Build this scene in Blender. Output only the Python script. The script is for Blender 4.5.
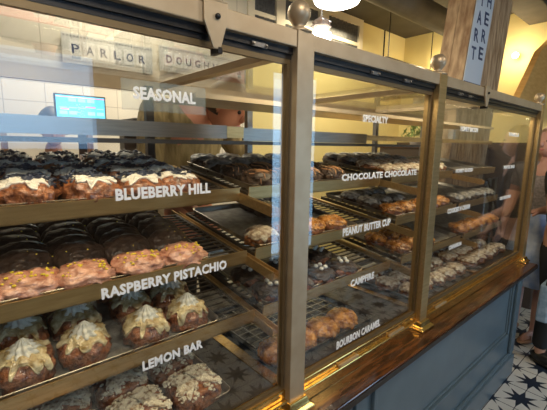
import bpy, bmesh, math, random
from mathutils import Vector, Matrix, noise
for o in list(bpy.data.objects): bpy.data.objects.remove(o)
S = bpy.context.scene; C = S.collection
R = math.radians; PI = math.pi
# ------------------------------------------------------------ camera
F = 358.45; YAW = .714715; PITCH = .165418; ROLL = .0139563
fw = Vector((math.sin(YAW)*math.cos(PITCH), math.cos(YAW)*math.cos(PITCH), -math.sin(PITCH)))
rt = Vector((math.cos(YAW), -math.sin(YAW), 0)); up0 = rt.cross(fw)
CR = rt*math.cos(ROLL)+up0*math.sin(ROLL); CU = -rt*math.sin(ROLL)+up0*math.cos(ROLL)
CP = Vector((0, -.680133, 1.55))
cd = bpy.data.cameras.new('camera'); cam = bpy.data.objects.new('camera', cd); C.objects.link(cam)
cd.sensor_width = 36; cd.lens = F/547*36; cd.clip_start = .02
M = Matrix((CR, CU, -fw)).transposed().to_4x4(); M.translation = CP; cam.matrix_world = M
S.camera = cam
def pj(p):
    v = Vector(p)-CP; z = max(v.dot(fw), .01)
    return 273.5+F*v.dot(CR)/z, 205-F*v.dot(CU)/z
# ------------------------------------------------------------ light and exposure
W = bpy.data.worlds.new('world'); S.world = W; W.use_nodes = True
W.node_tree.nodes['Background'].inputs[0].default_value = (.55, .78, 1, 1)
W.node_tree.nodes['Background'].inputs[1].default_value = 1.6
S.view_settings.view_transform = 'Standard'; S.view_settings.look = 'None'
S.view_settings.exposure = .13; S.view_settings.gamma = 1
def area(name, loc, target, size, power, col, sy=None):
    l = bpy.data.lights.new(name, 'AREA'); l.energy = power; l.color = col
    l.shape = 'RECTANGLE'; l.size = size; l.size_y = sy or size
    o = bpy.data.objects.new(name, l); C.objects.link(o); o.location = loc
    o.rotation_euler = (Vector(target)-Vector(loc)).to_track_quat('-Z', 'Y').to_euler()
    o.visible_glossy = True
    return o
area('window_daylight', (-.025, -2.49, 1.85), (-.025, 0, 1.85), 1.75, 7, (.28, .58, 1), .7)
area('door_daylight', (3.075, -2.49, 1.3), (3.075, 0, 1.3), .7, 15, (.36, .66, 1), 2.1)
area('ceiling_fill_light', (.9, 1.75, 2.9), (.9, 1.8, 0), .9, 34, (1, .88, .68))  # added warm fill over the staff side, no ceiling fixture modelled
area('ceiling_fill_light', (3.3, 1.75, 2.9), (3.3, 1.9, 0), .9, 34, (1, .84, .55))
area('ceiling_fill_light', (.2, -1.3, 3.05), (.5, -.3, 1.2), 1.0, 48, (1, .84, .64))  # added fill on the customer side to brighten rails, fascias and lettering
area('ceiling_fill_light', (2.4, -1.5, 3.05), (2.2, -.3, 1.0), 1.0, 26, (1, .84, .64))
for x in (.2, .95, 1.8, 2.45):       # strip lamps under the top of the case
    area('case_strip_light', (x, .10, 1.752), (x, .22, 1.0), .5, 1.6, (1, .8, .5), .03)
# ------------------------------------------------------------ materials
def new_mat(name):
    m = bpy.data.materials.new(name); m.use_nodes = True
    return m, m.node_tree, m.node_tree.nodes['Principled BSDF']
def mat(name, col, rough=.5, metal=0, col2=None, scale=20, bump=0, bscale=None, emit=None, es=0, spec=None, coat=0, detail=4, contrast=(.35, .65), stretch=None, alpha=1):
    m, nt, b = new_mat(name); N = nt.nodes; Lk = nt.links
    b.inputs['Base Color'].default_value = (*col, 1); b.inputs['Roughness'].default_value = rough; b.inputs['Metallic'].default_value = metal
    if spec is not None: b.inputs['Specular IOR Level'].default_value = spec
    if coat: b.inputs['Coat Weight'].default_value = coat; b.inputs['Coat Roughness'].default_value = .15
    if emit: b.inputs['Emission Color'].default_value = (*emit, 1); b.inputs['Emission Strength'].default_value = es
    if alpha < 1: b.inputs['Alpha'].default_value = alpha
    tc = N.new('ShaderNodeTexCoord'); out = tc.outputs['Object']
    if stretch:
        mp = N.new('ShaderNodeMapping'); mp.inputs['Scale'].default_value = stretch; Lk.new(out, mp.inputs[0]); out = mp.outputs[0]
    if col2:
        n = N.new('ShaderNodeTexNoise'); n.inputs['Scale'].default_value = scale; n.inputs['Detail'].default_value = detail; Lk.new(out, n.inputs['Vector'])
        r = N.new('ShaderNodeValToRGB'); r.color_ramp.elements[0].position = contrast[0]; r.color_ramp.elements[1].position = contrast[1]
        r.color_ramp.elements[0].color = (*col, 1); r.color_ramp.elements[1].color = (*col2, 1)
        Lk.new(n.outputs[0], r.inputs[0]); Lk.new(r.outputs[0], b.inputs['Base Color'])
    if bump:
        n2 = N.new('ShaderNodeTexNoise'); n2.inputs['Scale'].default_value = bscale or scale; n2.inputs['Detail'].default_value = 3; Lk.new(out, n2.inputs['Vector'])
        bp = N.new('ShaderNodeBump'); bp.inputs['Strength'].default_value = bump; bp.inputs['Distance'].default_value = .004
        Lk.new(n2.outputs[0], bp.inputs['Height']); Lk.new(bp.outputs[0], b.inputs['Normal'])
    return m
def glass_mat(name, tint=(.96, .97, .96), refl=1.0, rough=0, base=.04):
    m = bpy.data.materials.new(name); m.use_nodes = True; nt = m.node_tree; N = nt.nodes; Lk = nt.links
    for n in list(N): N.remove(n)
    out = N.new('ShaderNodeOutputMaterial'); mx = N.new('ShaderNodeMixShader'); tr = N.new('ShaderNodeBsdfTransparent'); gl = N.new('ShaderNodeBsdfGlossy')
    tr.inputs[0].default_value = (*tint, 1); gl.inputs['Roughness'].default_value = rough; gl.inputs[0].default_value = (refl, refl, refl, 1)
    g = N.new('ShaderNodeNewGeometry'); d = N.new('ShaderNodeVectorMath'); d.operation = 'DOT_PRODUCT'
    Lk.new(g.outputs['Incoming'], d.inputs[0]); Lk.new(g.outputs['Normal'], d.inputs[1])
    def mth(op, a, b2=None):
        n = N.new('ShaderNodeMath'); n.operation = op
        for i, v in enumerate((a, b2)):
            if v is None: continue
            if isinstance(v, (int, float)): n.inputs[i].default_value = v
            else: Lk.new(v, n.inputs[i])
        return n.outputs[0]
    c = mth('ABSOLUTE', d.outputs['Value']); f = mth('POWER', mth('SUBTRACT', 1, c), 5)
    fac = mth('ADD', mth('MULTIPLY', f, 1-base), base)
    Lk.new(fac, mx.inputs[0]); Lk.new(tr.outputs[0], mx.inputs[1]); Lk.new(gl.outputs[0], mx.inputs[2]); Lk.new(mx.outputs[0], out.inputs[0])
    return m
def mathn(nt, op, a, b=None):
    n = nt.nodes.new('ShaderNodeMath'); n.operation = op
    for i, v in enumerate((a, b)):
        if v is None: continue
        if isinstance(v, (int, float)): n.inputs[i].default_value = v
        else: nt.links.new(v, n.inputs[i])
    return n.outputs[0]
def star_floor():
    m, nt, b = new_mat('star_tile'); N = nt.nodes; Lk = nt.links
    g = N.new('ShaderNodeNewGeometry'); sp = N.new('ShaderNodeSeparateXYZ'); Lk.new(g.outputs['Position'], sp.inputs[0])
    T = .245; mm = lambda op, a, b2=None: mathn(nt, op, a, b2)
    def cell(v, ph):     # centred cell coordinate
        q = mm('DIVIDE', mm('ADD', v, -ph), T)
        return mm('MULTIPLY', mm('SUBTRACT', mm('FRACT', mm('ADD', q, .5)), .5), T)
    def star(px, py, Rr, r0, n=8):
        x = cell(sp.outputs[0], px); y = cell(sp.outputs[1], py)
        r = mm('SQRT', mm('ADD', mm('MULTIPLY', x, x), mm('MULTIPLY', y, y)))
        a = mm('ADD', mm('ARCTAN2', y, x), 20*PI)
        w = 2*PI/n; ph = mm('ABSOLUTE', mm('SUBTRACT', mm('MODULO', mm('ADD', a, w/2), w), w/2))
        nx = r0*math.sin(PI/n); ny = Rr-r0*math.cos(PI/n)
        v = mm('ADD', mm('MULTIPLY', mm('MULTIPLY', r, mm('COSINE', ph)), nx), mm('MULTIPLY', mm('MULTIPLY', r, mm('SINE', ph)), ny))
        return mm('LESS_THAN', v, Rr*nx)
    s = mm('MAXIMUM', star(2.754, -.18, .105, .042), star(2.8765, -.0575, .06, .02))
    gx = cell(sp.outputs[0], 2.8765); gy = cell(sp.outputs[1], -.0575); gx2 = cell(sp.outputs[0], 2.754); gy2 = cell(sp.outputs[1], -.18)
    gr = mm('MAXIMUM', mm('MAXIMUM', mm('LESS_THAN', mm('ABSOLUTE', gx), .0025), mm('LESS_THAN', mm('ABSOLUTE', gy), .0025)), mm('MAXIMUM', mm('LESS_THAN', mm('ABSOLUTE', gy2), .0022), 0))
    msk = mm('MAXIMUM', s, gr)
    n = N.new('ShaderNodeTexNoise'); n.inputs['Scale'].default_value = 3
    r1 = N.new('ShaderNodeValToRGB'); r1.color_ramp.elements[0].color = (.5, .49, .44, 1); r1.color_ramp.elements[1].color = (.68, .68, .64, 1); Lk.new(n.outputs[0], r1.inputs[0])
    mx = N.new('ShaderNodeMixRGB'); Lk.new(msk, mx.inputs[0]); Lk.new(r1.outputs[0], mx.inputs[1]); mx.inputs[2].default_value = (.02, .03, .05, 1)
    Lk.new(mx.outputs[0], b.inputs['Base Color']); b.inputs['Roughness'].default_value = .35
    return m
def grid_mat(name, col, line, sx, sz, th, rough=.3, axis=(0, 2), bump=0):
    m, nt, b = new_mat(name); N = nt.nodes; Lk = nt.links
    g = N.new('ShaderNodeNewGeometry'); sp = N.new('ShaderNodeSeparateXYZ'); Lk.new(g.outputs['Position'], sp.inputs[0])
    mm = lambda op, a, b2=None: mathn(nt, op, a, b2)
    def ln(v, s): return mm('LESS_THAN', mm('MULTIPLY', mm('FRACT', mm('DIVIDE', v, s)), s), th)
    k = mm('MAXIMUM', ln(sp.outputs[axis[0]], sx), ln(sp.outputs[axis[1]], sz)) if sz else ln(sp.outputs[axis[0]], sx)
    mx = N.new('ShaderNodeMixRGB'); Lk.new(k, mx.inputs[0]); mx.inputs[1].default_value = (*col, 1); mx.inputs[2].default_value = (*line, 1)
    Lk.new(mx.outputs[0], b.inputs['Base Color']); b.inputs['Roughness'].default_value = rough
    return m
BR = mat('brushed_brass', (.62, .44, .21), .33, .85, (.52, .36, .16), 40, bump=.05, stretch=(.3, 3, 3))
BRT = mat('satin_brass', (.50, .40, .27), .42, .55, (.44, .34, .22), 14, bump=.04)
BRG = mat('polished_brass', (.85, .58, .20), .22, .95, (.7, .45, .14), 60, bump=.06)
DKM = mat('dark_metal', (.035, .032, .03), .35, .5)
STL = mat('brushed_steel', (.33, .31, .29), .3, .9, (.26, .25, .24), 60, stretch=(.2, 4, 4))
ALU = mat('sheet_pan_aluminium', (.42, .40, .36), .35, .9, (.25, .22, .18), 12)
DRK = mat('dark_shelf', (.035, .026, .018), .5, .2, (.065, .05, .035), 30)
PAR = mat('parchment_liner', (.20, .19, .17), .6, 0, (.10, .09, .08), 35, bump=.3)
GL = glass_mat('clear_glass', base=.05)
GLI = glass_mat('clear_glass_top', base=.035)
WIN = glass_mat('window_glass', (.98, .99, 1))
VIN = mat('white_vinyl', (.86, .86, .84), .5)
WOOD = mat('varnished_ledge_wood', (.03, .010, .004), .16, 0, (.19, .068, .02), 10, coat=.6, stretch=(.7, 6, 3), bump=.05, contrast=(.40, .72))
WOODE = mat('worn_dark_edge', (.015, .008, .005), .4, 0, (.30, .24, .18), 120, contrast=(.66, .74), stretch=(.6, 1, 1))
BLUE = mat('blue_grey_paint', (.115, .165, .20), .28, 0, (.095, .14, .172), 6)
CREAM = mat('cream_panel', (.80, .72, .55), .5)
TILE = grid_mat('white_wall_tile', (.78, .73, .63), (.42, .38, .32), .24, .13, .004)
YEL = mat('yellow_plaster', (.86, .74, .36), .7, 0, (.82, .69, .32), 4)
CEIL = mat('dark_ceiling', (.045, .038, .03), .7, 0, (.06, .052, .042), 5)
DUCT = mat('grey_brown_duct', (.06, .052, .042), .75, 0, (.085, .073, .058), 7)
BRWN = mat('brown_wall_paint', (.10, .07, .05), .6)
PLANK = mat('rough_plank', (.30, .18, .10), .6, 0, (.62, .45, .28), 6, stretch=(4, 4, .8), bump=.4)
ARCHW = mat('honey_wood', (.72, .40, .12), .5, 0, (.82, .50, .18), 8, stretch=(1, 1, 5))
LOUV = mat('dark_louvre', (.10, .10, .10), .4, .2, (.16, .16, .15), 50)
LAMP = mat('lamp_glow', (1, .95, .85), .5, emit=(1, .93, .80), es=9)
LAMPY = mat('warm_bulb', (1, .8, .4), .5, emit=(1, .75, .32), es=14)
BLK = mat('black_plastic', (.02, .02, .022), .4)
NAVY = mat('navy_ink', (.03, .06, .16), .5)
PAPER = mat('white_paper', (.80, .80, .78), .6)
# pastry
DOUGH = mat('fried_dough', (.10, .03, .01), .38, 0, (.42, .18, .06), 60, bump=1.5, bscale=90, coat=.4)
DOUGHR = mat('reddish_dough', (.085, .022, .010), .3, 0, (.40, .15, .06), 70, bump=1.6, bscale=110, coat=.5)
CHOC = mat('dark_chocolate_dough', (.025, .013, .008), .5, 0, (.10, .055, .032), 60, bump=1.2, bscale=100)
CHOCG = mat('chocolate_glaze', (.022, .012, .009), .38, 0, (.07, .042, .028), 50, bump=1.0, bscale=70)
BLUEB = mat('blueberry_topping', (.012, .014, .03), .3, 0, (.05, .065, .11), 60, bump=2, bscale=90, coat=.4)
ICE = mat('white_icing', (.72, .67, .58), .5, 0, (.85, .82, .75), 60, bump=1, bscale=120)
PINK = mat('raspberry_glaze', (.40, .15, .09), .28, 0, (.82, .46, .32), 45, bump=1.6, bscale=60, coat=.5)
PIST = mat('pistachio_crumbs', (.80, .62, .04), .5)
LEMG = mat('lemon_glaze', (.40, .26, .09), .2, 0, (.78, .68, .42), 40, bump=.5, bscale=50, coat=.6)
MER = mat('white_meringue', (.80, .77, .66), .45, 0, (.72, .69, .57), 40)
CRUMB = mat('cream_crumbs', (.30, .18, .09), .6, 0, (.84, .76, .58), 75, bump=2, bscale=130, contrast=(.3, .52))
CARA = mat('caramel_glaze', (.22, .065, .012), .2, 0, (.66, .30, .07), 50, bump=1.4, bscale=60, coat=.6)
CSTR = mat('caramel_stripe', (.48, .25, .12), .3)
NUT = mat('chopped_nut', (.55, .32, .14), .5, 0, (.35, .16, .06), 60)
MARSH = mat('marshmallow_white', (.82, .80, .74), .5)
GREY = mat('dusty_grey_glaze', (.03, .025, .02), .35, 0, (.42, .40, .37), 38, bump=1)
MIXC = mat('cream_drizzle', (.26, .15, .08), .4, 0, (.78, .70, .55), 45, bump=1.2)
# ------------------------------------------------------------ mesh helpers
def box(bm, a, b):
    x0, y0, z0 = a; x1, y1, z1 = b
    v = [bm.verts.new(p) for p in ((x0,y0,z0),(x1,y0,z0),(x1,y1,z0),(x0,y1,z0),(x0,y0,z1),(x1,y0,z1),(x1,y1,z1),(x0,y1,z1))]
    for f in ((3,2,1,0),(4,5,6,7),(0,1,5,4),(1,2,6,5),(2,3,7,6),(3,0,4,7)): bm.faces.new([v[i] for i in f])
def prism(bm, pts, d):      # closed outline extruded by vector d
    a = [bm.verts.new(p) for p in pts]; b = [bm.verts.new(Vector(p)+Vector(d)) for p in pts]
    bm.faces.new(a); bm.faces.new(b[::-1]); n = len(a)
    for i in range(n): bm.faces.new((a[i], b[i], b[(i+1)%n], a[(i+1)%n]))
    bmesh.ops.recalc_face_normals(bm, faces=bm.faces)
def tube(bm, pts, r, seg=8, cap=True, radii=None):
    rings = []; pts = [Vector(p) for p in pts]
    for i, p in enumerate(pts):
        d = (pts[min(i+1, len(pts)-1)]-pts[max(i-1, 0)]).normalized()
        u = d.orthogonal().normalized() if i == 0 else (u-d*u.dot(d)).normalized()
        w = d.cross(u); rr = radii[i] if radii else r
        rings.append([bm.verts.new(p+(u*math.cos(2*PI*k/seg)+w*math.sin(2*PI*k/seg))*rr) for k in range(seg)])
    for a, b in zip(rings, rings[1:]):
        for k in range(seg): bm.faces.new((a[k], a[(k+1)%seg], b[(k+1)%seg], b[k]))
    if cap: bm.faces.new(rings[0][::-1]); bm.faces.new(rings[-1])
def lathe(bm, prof, c=(0,0,0), seg=20, flute=0, nfl=6, twist=0):
    rings = []
    for i, (r, z) in enumerate(prof):
        rings.append([bm.verts.new((c[0]+r*(1+flute*math.cos(nfl*(2*PI*k/seg)+twist*z))*math.cos(2*PI*k/seg), c[1]+r*(1+flute*math.cos(nfl*(2*PI*k/seg)+twist*z))*math.sin(2*PI*k/seg), c[2]+z)) for k in range(seg)])
    for a, b in zip(rings, rings[1:]):
        for k in range(seg): bm.faces.new((a[k], a[(k+1)%seg], b[(k+1)%seg], b[k]))
    bm.faces.new(rings[0][::-1]); bm.faces.new(rings[-1])
def ball(bm, c, r, sub=2, amp=0, seed=0, sc=(1,1,1)):
    t = bmesh.ops.create_icosphere(bm, subdivisions=sub, radius=1)
    for v in t['verts']:
        n = 1+amp*noise.noise(v.co*2.2+Vector((seed*7.3, seed, 0)))
        v.co = Vector(c)+Vector((v.co.x*sc[0], v.co.y*sc[1], v.co.z*sc[2]))*r*n
def obj(name, bm, m, parent=None, smooth=False, bevel=0, loc=None):
    me = bpy.data.meshes.new(name); bmesh.ops.recalc_face_normals(bm, faces=bm.faces); bm.to_mesh(me); bm.free()
    if smooth: me.shade_smooth()
    me.materials.append(m)
    o = bpy.data.objects.new(name, me); C.objects.link(o)
    if parent: o.parent = parent
    if loc: o.location = loc
    if bevel:
        b = o.modifiers.new('bevel', 'BEVEL'); b.width = bevel; b.segments = 2; b.limit_method = 'ANGLE'
    return o
def tag(o, label, cat, group=None):
    o['label'] = label; o['category'] = cat
    if group: o['group'] = group
    return o
def thing(name, label, cat, loc=(0,0,0), rot=(0,0,0), group=None):
    o = bpy.data.objects.new(name, None); C.objects.link(o); o.location = loc; o.rotation_euler = rot; o.empty_display_size = .05
    return tag(o, label, cat, group)
def struct(name, bm, m, **k):
    o = obj(name, bm, m, **k); o['kind'] = 'structure'; return o
def B(*pairs):
    bm = bmesh.new()
    for a, b in pairs: box(bm, a, b)
    return bm
def text(name, s, size, mtl, parent, loc, rot=(PI/2, 0, 0), width=None, bold=.03, depth=.0004, spacing=1.05):
    cu = bpy.data.curves.new(name, 'FONT'); cu.body = s; cu.size = size/.72; cu.offset = bold*size; cu.extrude = depth; cu.align_x = 'LEFT'; cu.space_character = spacing
    cu.resolution_u = 2
    o = bpy.data.objects.new(name, cu); C.objects.link(o)
    dg = bpy.context.evaluated_depsgraph_get(); me = bpy.data.meshes.new_from_object(o.evaluated_get(dg)); bpy.data.objects.remove(o)
    xs = [v.co.x for v in me.vertices]; w = max(xs)-min(xs); x0 = min(xs)
    for v in me.vertices:
        v.co.x = (v.co.x-x0)*((width/w) if width else 1)
    me.materials.clear(); me.materials.append(mtl); me.name = name
    t = bpy.data.objects.new(name, me); C.objects.link(t); t.location = loc; t.rotation_euler = rot
    if parent: t.parent = parent
    return t
# ------------------------------------------------------------ setting
struct('floor', B(((-2.5, -2.6, -.05), (6.2, 2.5, 0))), star_floor())
struct('ceiling', B(((-2.5, -2.6, 3.12), (5.2, 2.4, 3.2))), CEIL)
struct('wall_back', B(((2.2, 2.3, 0), (5.2, 2.4, 3.12))), YEL)
struct('wall_back_tiled', B(((-2.5, 2.3, 0), (2.2, 2.4, 2.62))), TILE).name = 'wall_rear'
struct('wall_upper', B(((-2.5, 2.28, 2.62), (2.2, 2.4, 3.12))), grid_mat('cream_boards', (.80, .73, .58), (.45, .38, .28), .16, 0, .006, axis=(0, 2)))
struct('wall_right', B(((5.1, -2.6, 0), (5.2, 2.4, 3.12))), YEL)
struct('wall_left', B(((-2.6, -2.6, 0), (-2.5, 2.4, 3.12))), BRWN)
# street wall behind the camera: a wide shop window and a glass door
struct('wall_front', B(((-2.5, -2.6, 0), (-.9, -2.5, 3.12)), ((-.9, -2.6, 0), (.85, -2.5, 1.5)), ((-.9, -2.6, 2.2), (.85, -2.5, 3.12)),
       ((.85, -2.6, 0), (2.7, -2.5, 3.12)), ((2.7, -2.6, 2.4), (3.45, -2.5, 3.12)), ((3.45, -2.6, 0), (5.2, -2.5, 3.12))), BRWN)
w = struct('window_1', B(((-.9, -2.56, 1.5), (.85, -2.55, 2.2))), WIN)
struct('window_frame', B(((-.9, -2.58, 1.5), (.85, -2.5, 1.54)), ((-.9, -2.58, 2.16), (.85, -2.5, 2.2)), ((-.05, -2.58, 1.54), (-.01, -2.5, 2.16))), DKM, parent=w)
d = struct('door_1', B(((2.7, -2.56, 0), (3.45, -2.55, 2.4))), WIN)
obj('door_frame', B(((2.7, -2.58, 0), (2.74, -2.5, 2.4)), ((3.41, -2.58, 0), (3.45, -2.5, 2.4)), ((2.74, -2.58, 2.3), (3.41, -2.5, 2.4)), ((2.74, -2.58, 0), (3.41, -2.5, .15)), ((2.74, -2.58, 1.0), (3.41, -2.5, 1.05))), DKM, d)
bm = bmesh.new(); lz = 2.62
struct('trim_1', B(((2.2, 2.26, 2.66), (4.02, 2.3, 2.74)), ((2.2, 2.26, 3.04), (4.02, 2.3, 3.12)), ((2.2, 2.26, 2.74), (2.28, 2.3, 3.04)), ((2.56, 2.26, 2.74), (2.68, 2.3, 3.04)), ((3.2, 2.26, 2.74), (3.36, 2.3, 3.04)), ((3.94, 2.26, 2.74), (4.02, 2.3, 3.04)), ((2.28, 2.27, 2.80), (3.94, 2.3, 2.84))), CREAM)
for i, (x0, x1) in enumerate(((2.28, 2.56), (2.68, 3.2), (3.36, 3.94))):
    bm = bmesh.new()
    n = int((x1-x0)/.07)
    for k in range(n):
        a = x0+(x1-x0)*k/n; prism(bm, [(a, 2.292, 2.74), (a+(x1-x0)/n*.8, 2.275, 2.74), (a+(x1-x0)/n, 2.292, 2.74)], (0, 0, .30))
    struct('window_%d' % (i+2), bm, LOUV)
struct('trim_2', B(((4.55, 2.285, 2.5), (4.556, 2.3, 3.12))), DKM)
struct('wall_wainscot', B(((5.07, -2.5, 0), (5.1, 2.3, 1.62))), BRWN).name = 'trim_3'
# ceiling duct, beam, track lights
bm = bmesh.new(); tube(bm, [(-2.4, 1.2, 2.84), (2, 1.2, 2.84), (4.15, 1.2, 2.84)], .115, 20)
tag(obj('air_duct', bm, DUCT, smooth=True), 'round grey-brown duct running under the dark ceiling towards the wooden column', 'duct')
tag(obj('ceiling_beam', B(((-2.4, .45, 2.95), (5.1, .75, 3.12))), DUCT, bevel=.01), 'dark square beam across the ceiling above the display case', 'beam')
tr = thing('track_light', 'black ceiling track with small spotlights in front of yellow back wall', 'light', (0, 0, 0))
obj('track', B(((3.9, 1.82, 2.57), (5.09, 1.85, 2.60))), BLK, tr)
for x in (3.95, 5.0):
    bm = bmesh.new(); tube(bm, [(x, 1.835, 2.6), (x, 1.835, 3.12)], .006); obj('hanger', bm, BLK, tr)
for x in (4.15, 4.9):
    bm = bmesh.new(); tube(bm, [(x, 1.835, 2.57), (x, 1.82, 2.54)], .01); tube(bm, [(x, 1.84, 2.55), (x+.02, 1.76, 2.49)], .035, 12)
    obj('spotlight', bm, BLK, tr, smooth=False)
def bulb(x, y, z, r, label, power):
    t = thing('wall_lamp', label, 'lamp', (x, y, z))
    bm = bmesh.new(); ball(bm, (0, 0, 0), r, 3); obj('bulb', bm, LAMPY, t, smooth=True)
    bm = bmesh.new(); tube(bm, [(.0, 0, 0), (5.1-x, 0, .01)], .012, 8); obj('arm', bm, BLK, t)
    l = bpy.data.lights.new('bulb_light', 'POINT'); l.energy = power; l.color = (1, .80, .48); l.shadow_soft_size = r*1.5
    lo = bpy.data.objects.new('bulb_light', l); C.objects.link(lo); lo.parent = t; lo.location = (-.08, 0, 0)
bulb(5.0, .82, 2.62, .035, 'bright warm bulb shining on the yellow wall right of the wooden column', 8)
bulb(4.98, 1.68, 2.60, .03, 'small warm bulb glowing behind the ball finial left of the column', 7)
# pendant lamps
t = thing('pendant_lamp', 'small white cylinder pendant hanging on a cord beside the ball finial', 'lamp', (1.517, .7, 2.115))
bm = bmesh.new(); lathe(bm, [(.048, -.03), (.054, -.025), (.054, .024), (.045, .03)], seg=24); obj('shade', bm, LAMP, t, smooth=False)
bm = bmesh.new(); lathe(bm, [(.01, .04), (.035, .045), (.05, .06), (.04, .072), (.048, .082), (.02, .10), (.008, .11)], seg=16, flute=.12, nfl=8); obj('crystal_cap', bm, mat('cut_crystal', (.7, .6, .55), .1, .3), t, smooth=False)
bm = bmesh.new(); tube(bm, [(0, 0, .1), (0, 0, 1.0)], .004, 6); obj('cord', bm, PAPER, t)
l = bpy.data.lights.new('pendant_light', 'POINT'); l.energy = 9; l.color = (1, .85, .6); l.shadow_soft_size = .06
lo = bpy.data.objects.new('pendant_light', l); C.objects.link(lo); lo.parent = t; lo.location = (0, 0, -.1)
t = thing('dome_lamp', 'large round white glowing ceiling lamp at the top edge of view', 'lamp', (2.05, 1.05, 2.53))
bm = bmesh.new(); lathe(bm, [(.02, -.035), (.10, -.03), (.15, -.01), (.165, .02), (.12, .06), (.03, .08)], seg=32); obj('shade', bm, LAMP, t, smooth=True)
bm = bmesh.new(); tube(bm, [(0, 0, .08), (0, 0, .59)], .006, 6); obj('cord', bm, BLK, t)
# wooden column with the START HERE banner
SLN = .17; ZB = 1.2; CX = 3.09-SLN*(2.1-ZB)      # the column leans slightly to the right
t = thing('wooden_column', 'rough plank-clad column rising behind the right end of display case', 'column', (CX, .6, 0))
bm = bmesh.new(); H = 3.12; LN = SLN*(H-ZB)
for k in range(6):      # upright boards on the front and the left side
    a = .80*k/6; prism(bm, [(a, 0, ZB), (a+.80/6-.004, 0, ZB), (a+.80/6-.004, .03, ZB), (a, .03, ZB)], (LN, 0, H-ZB))
for k in range(2):
    a = .03+.19*k/2; prism(bm, [(0, a, ZB), (.03, a, ZB), (.03, a+.092, ZB), (0, a+.092, ZB)], (LN, 0, H-ZB))
obj('cladding', bm, PLANK, t)
bm = bmesh.new(); prism(bm, [(.03, .03, ZB), (.79, .03, ZB), (.79, .22, ZB), (.03, .22, ZB)], (LN, 0, H-ZB)); obj('core', bm, BRWN, t)
obj('pedestal', B(((.03, .03, 0), (.79, .22, ZB))), BRWN, t)
t = thing('banner', 'white vertical banner with dark letters reading START HERE on the wooden column', 'banner', (CX, .588, 0))
def bx_(z): return SLN*(z-ZB)
bm = bmesh.new(); prism(bm, [(bx_(2.04), 0, 2.04), (bx_(2.04)+.34, 0, 2.04), (bx_(3.1)+.34, 0, 3.1), (bx_(3.1), 0, 3.1)], (0, .006, 0)); obj('cloth', bm, mat('banner_cloth', (.60, .68, .78), .6), t)
for word, dx, z0 in (('START', .05, 2.26+.14*4), ('HERE', .195, 2.28+.14*3)):
    for i, ch in enumerate(word):
        zz = z0-i*.14
        text('letter', ch, .10, NAVY, t, (bx_(zz+.05)+dx, -.001, zz), width=.09, bold=.03)
bm = bmesh.new(); prism(bm, [(bx_(2.06), -.002, 2.06), (bx_(2.06)+.34, -.002, 2.06), (bx_(2.08)+.34, -.002, 2.08), (bx_(2.08), -.002, 2.08)], (0, .002, 0)); obj('stripe', bm, NAVY, t)
t = tag(obj('wood_panel', (lambda b: (prism(b, [(4.05, .5, 1.9), (4.70, .5, 2.56), (5.09, .5, 2.75), (5.09, .5, 1.9)], (0, .06, 0)), b)[1])(bmesh.new()), ARCHW), 'honey-coloured slatted wood panel with a slanted edge at the far right', 'panel')
# ------------------------------------------------------------ the display case
case = thing('display_case', 'long brass-framed glass bakery display case on a blue-grey counter', 'display case')
XP = (-.9, .665, 1.412, 2.809)
for i, x in enumerate(XP):
    p = obj('post', B(((x-.029, -.029, .795), (x+.029, .029, 1.823))), BRT if i == 1 else BR, case, bevel=.002)
    bm = bmesh.new(); lathe(bm, [(.034, 1.823), (.034, 1.828), (.022, 1.834), (.012, 1.84), (.017, 1.845)]+[(.029*math.sin(a), 1.871-.029*math.cos(a)) for a in [PI*k/12 for k in range(3, 12)]]+[(.001, 1.90)], (x, 0, 0), 24)
    obj('ball_finial', bm, BRT, p, smooth=True)
    bm = bmesh.new()      # flared foot
    prof = [(.052, .795), (.052, .803), (.040, .812), (.034, .83)]
    rings = [[bm.verts.new((x+sx*r, sy*r-.004, z)) for sx, sy in ((-1,-1),(1,-1),(1,1),(-1,1))] for r, z in prof]
    for a, b in zip(rings, rings[1:]):
        for k in range(4): bm.faces.new((a[k], a[(k+1)%4], b[(k+1)%4], b[k]))
    bm.faces.new(rings[0][::-1]); bm.faces.new(rings[-1])
    obj('post_foot', bm, BRG, p, bevel=.003)
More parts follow.
